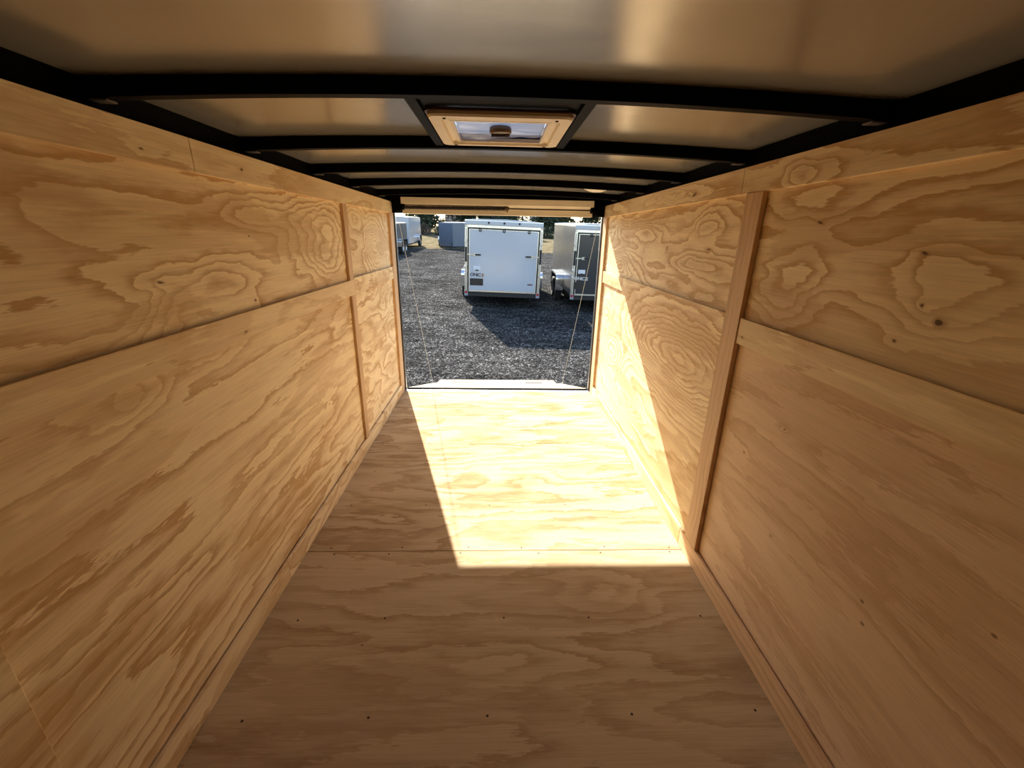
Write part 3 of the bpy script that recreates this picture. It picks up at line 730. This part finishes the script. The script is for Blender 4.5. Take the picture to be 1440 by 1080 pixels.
# ------------------------------------------------------------------ far background
BARK = plain('tree_bark', (.09, .065, .045), .9, vary=.3, scale=8)
def leaf(name, a, b_): 
    mt, b = newmat(name); o, x, y, z = coords(); n = noi(o, 1.4, 4, .7)
    S.nt.links.new(mixc(remap(n, .35, .65), a, b_), b.inputs['Base Color']); b.inputs['Roughness'].default_value = .8; return mt
LEAF = [leaf('dark_pine_needles', (.018, .028, .014), (.05, .07, .03)), leaf('olive_needles', (.05, .06, .02), (.12, .13, .05)), leaf('brown_twigs', (.07, .05, .035), (.14, .10, .07))]
def tree(x, y, h, rad, kind, label, seed):
    rnd = random.Random(seed); z0 = gz(x, y)
    root = empty('pine_tree' if kind < 2 else 'bare_tree', (x, y, z0), label, 'tree', 'trees beyond the grass bank')
    tr = MB().tube([(0, 0, -.1), (rnd.uniform(-.1, .1), 0, h * .4), (rnd.uniform(-.2, .2), 0, h * .97)], [.16, .12, .03], 8)
    for k in range(26):
        zz = h * rnd.uniform(.12, .95); a = rnd.uniform(0, 6.28); rr = rad * (1.05 - zz / h) * rnd.uniform(.5, 1)
        tr.tube([(0, 0, zz), (rr * math.cos(a), rr * math.sin(a), zz + rr * (.1 if kind < 2 else .7))], [.03, .01], 5, cap=False)
    tr.build('trunk', BARK, root, local=True)
    mb = MB(); N = 5600 if kind < 2 else 3200
    for k in range(N):
        t = rnd.random() ** .8; zz = h * (.08 + .92 * t); R = rad * (1.08 - t) ** .8 * (0.75 + .25 * math.sin(zz * 5 + seed)); a = rnd.uniform(0, 6.28); q = R * math.sqrt(rnd.random())
        c = Vector((q * math.cos(a), q * math.sin(a), zz + rnd.uniform(-.2, .2) - q * .15)); s_ = rnd.uniform(.2, .5) if kind < 2 else rnd.uniform(.12, .3)
        d1 = Vector((rnd.uniform(-1, 1), rnd.uniform(-1, 1), rnd.uniform(-.6, .6))) * s_; d2 = Vector((rnd.uniform(-1, 1), rnd.uniform(-1, 1), rnd.uniform(-.6, .6))) * s_
        mb.add([c - d1, c + d1, c + d2], [(0, 1, 2)])
    mb.build('foliage', LEAF[kind], root, local=True)
spots = [(-12.2, 66, 9, 2.9, 1, 'olive green pine just right of the tall white trailer'),
         (-9.6, 59, 10, 2.5, 0, 'dark pine in the gap between the two far trailers'),
         (-7.2, 68, 8, 2.4, 2, 'bare brown tree above the left end of the slate blue trailer'),
         (-4.6, 60, 9, 2.5, 0, 'dark pine above the slate blue trailer'),
         (-1.9, 66.5, 9, 2.8, 1, 'olive pine above the left end of the near white trailer'),
         (1.0, 60.5, 9, 2.6, 0, 'dark pine above the middle of the near white trailer'),
         (3.8, 68, 8, 2.5, 2, 'bare brown tree above the right half of the near white trailer'),
         (6.6, 60.5, 9, 2.6, 0, 'dark pine in the gap between the near white and charcoal trailers'),
         (9.8, 67, 9, 2.8, 1, 'olive pine above the charcoal trailer'),
         (13.5, 62, 9, 2.5, 0, 'dark pine above the right end of the charcoal trailer')]
for i, (x, y, h, r, k, lab) in enumerate(spots): tree(x, y, h, r, k, lab, i * 7 + 3)
# hedge row in front of the trees
def shrub(x, y, r, h, label, seed):
    rnd = random.Random(seed); root = empty('shrub', (x, y, gz(x, y)), label, 'shrub', 'low shrubs at the foot of the trees'); mb = MB()
    for k in range(900):
        a = rnd.uniform(0, 6.28); b_ = math.asin(rnd.random()); q = rnd.random() ** .3
        c = Vector((r * q * math.cos(a) * math.cos(b_), .6 * r * q * math.sin(a) * math.cos(b_), h * q * math.sin(b_))); s_ = rnd.uniform(.06, .16)
        d1 = Vector((rnd.uniform(-1, 1), rnd.uniform(-1, 1), rnd.uniform(-1, 1))) * s_; d2 = Vector((rnd.uniform(-1, 1), rnd.uniform(-1, 1), rnd.uniform(-1, 1))) * s_
        mb.add([c - d1, c + d1, c + d2], [(0, 1, 2)])
    mb.build('leaves', LEAF[2 if seed % 3 == 0 else 0], root, local=True)
    MB().tube([(0, 0, -.05), (0, 0, h * .6)], [.06, .02], 6).build('stem', BARK, root, local=True)
for i, (x, lab) in enumerate(((-12.0, 'low dark shrub beside the tall white trailer, under the pines'), (-9.6, 'low dark shrub in the middle of the gap between the far trailers'), (-7.4, 'low dark shrub against the left edge of the slate blue trailer'), (6.3, 'low dark shrub in the gap left of the charcoal trailer'))):
    shrub(x, 54.6, .95, 1.5, lab, i + 2)
# white houses behind the trees
def house(x, y, wx, h, label, seed):
    root = empty('white_house', (x, y, gz(x, y)), label, 'house')
    MB().box(-wx / 2, wx / 2, 0, 5, -.3, h).build('walls', plain('white_siding_%d' % seed, (.34, .33, .31), .6), root, local=True)
    MB().prism([(-wx / 2 - .3, h), (wx / 2 + .3, h), (0, h + wx * .28)], -.3, 5.3, lambda p, q, t: (p, t, q)).build('roof', plain('pale_roof_%d' % seed, (.22, .21, .20), .7), root, local=True)
    for k in (-.25, .25): MB().box(wx * k - .45, wx * k + .45, -.03, .02, h * .45, h * .8).build('window', STICK, root, local=True)
house(-8.6, 84, 3.4, 5.6, 'white house seen between pines above the slate blue trailer', 1)
house(-1.5, 86, 5.0, 5.0, 'white house above the left half of the near white trailer', 2)
house(9.8, 84, 7.0, 5.2, 'white house above the roof of the charcoal trailer', 3)
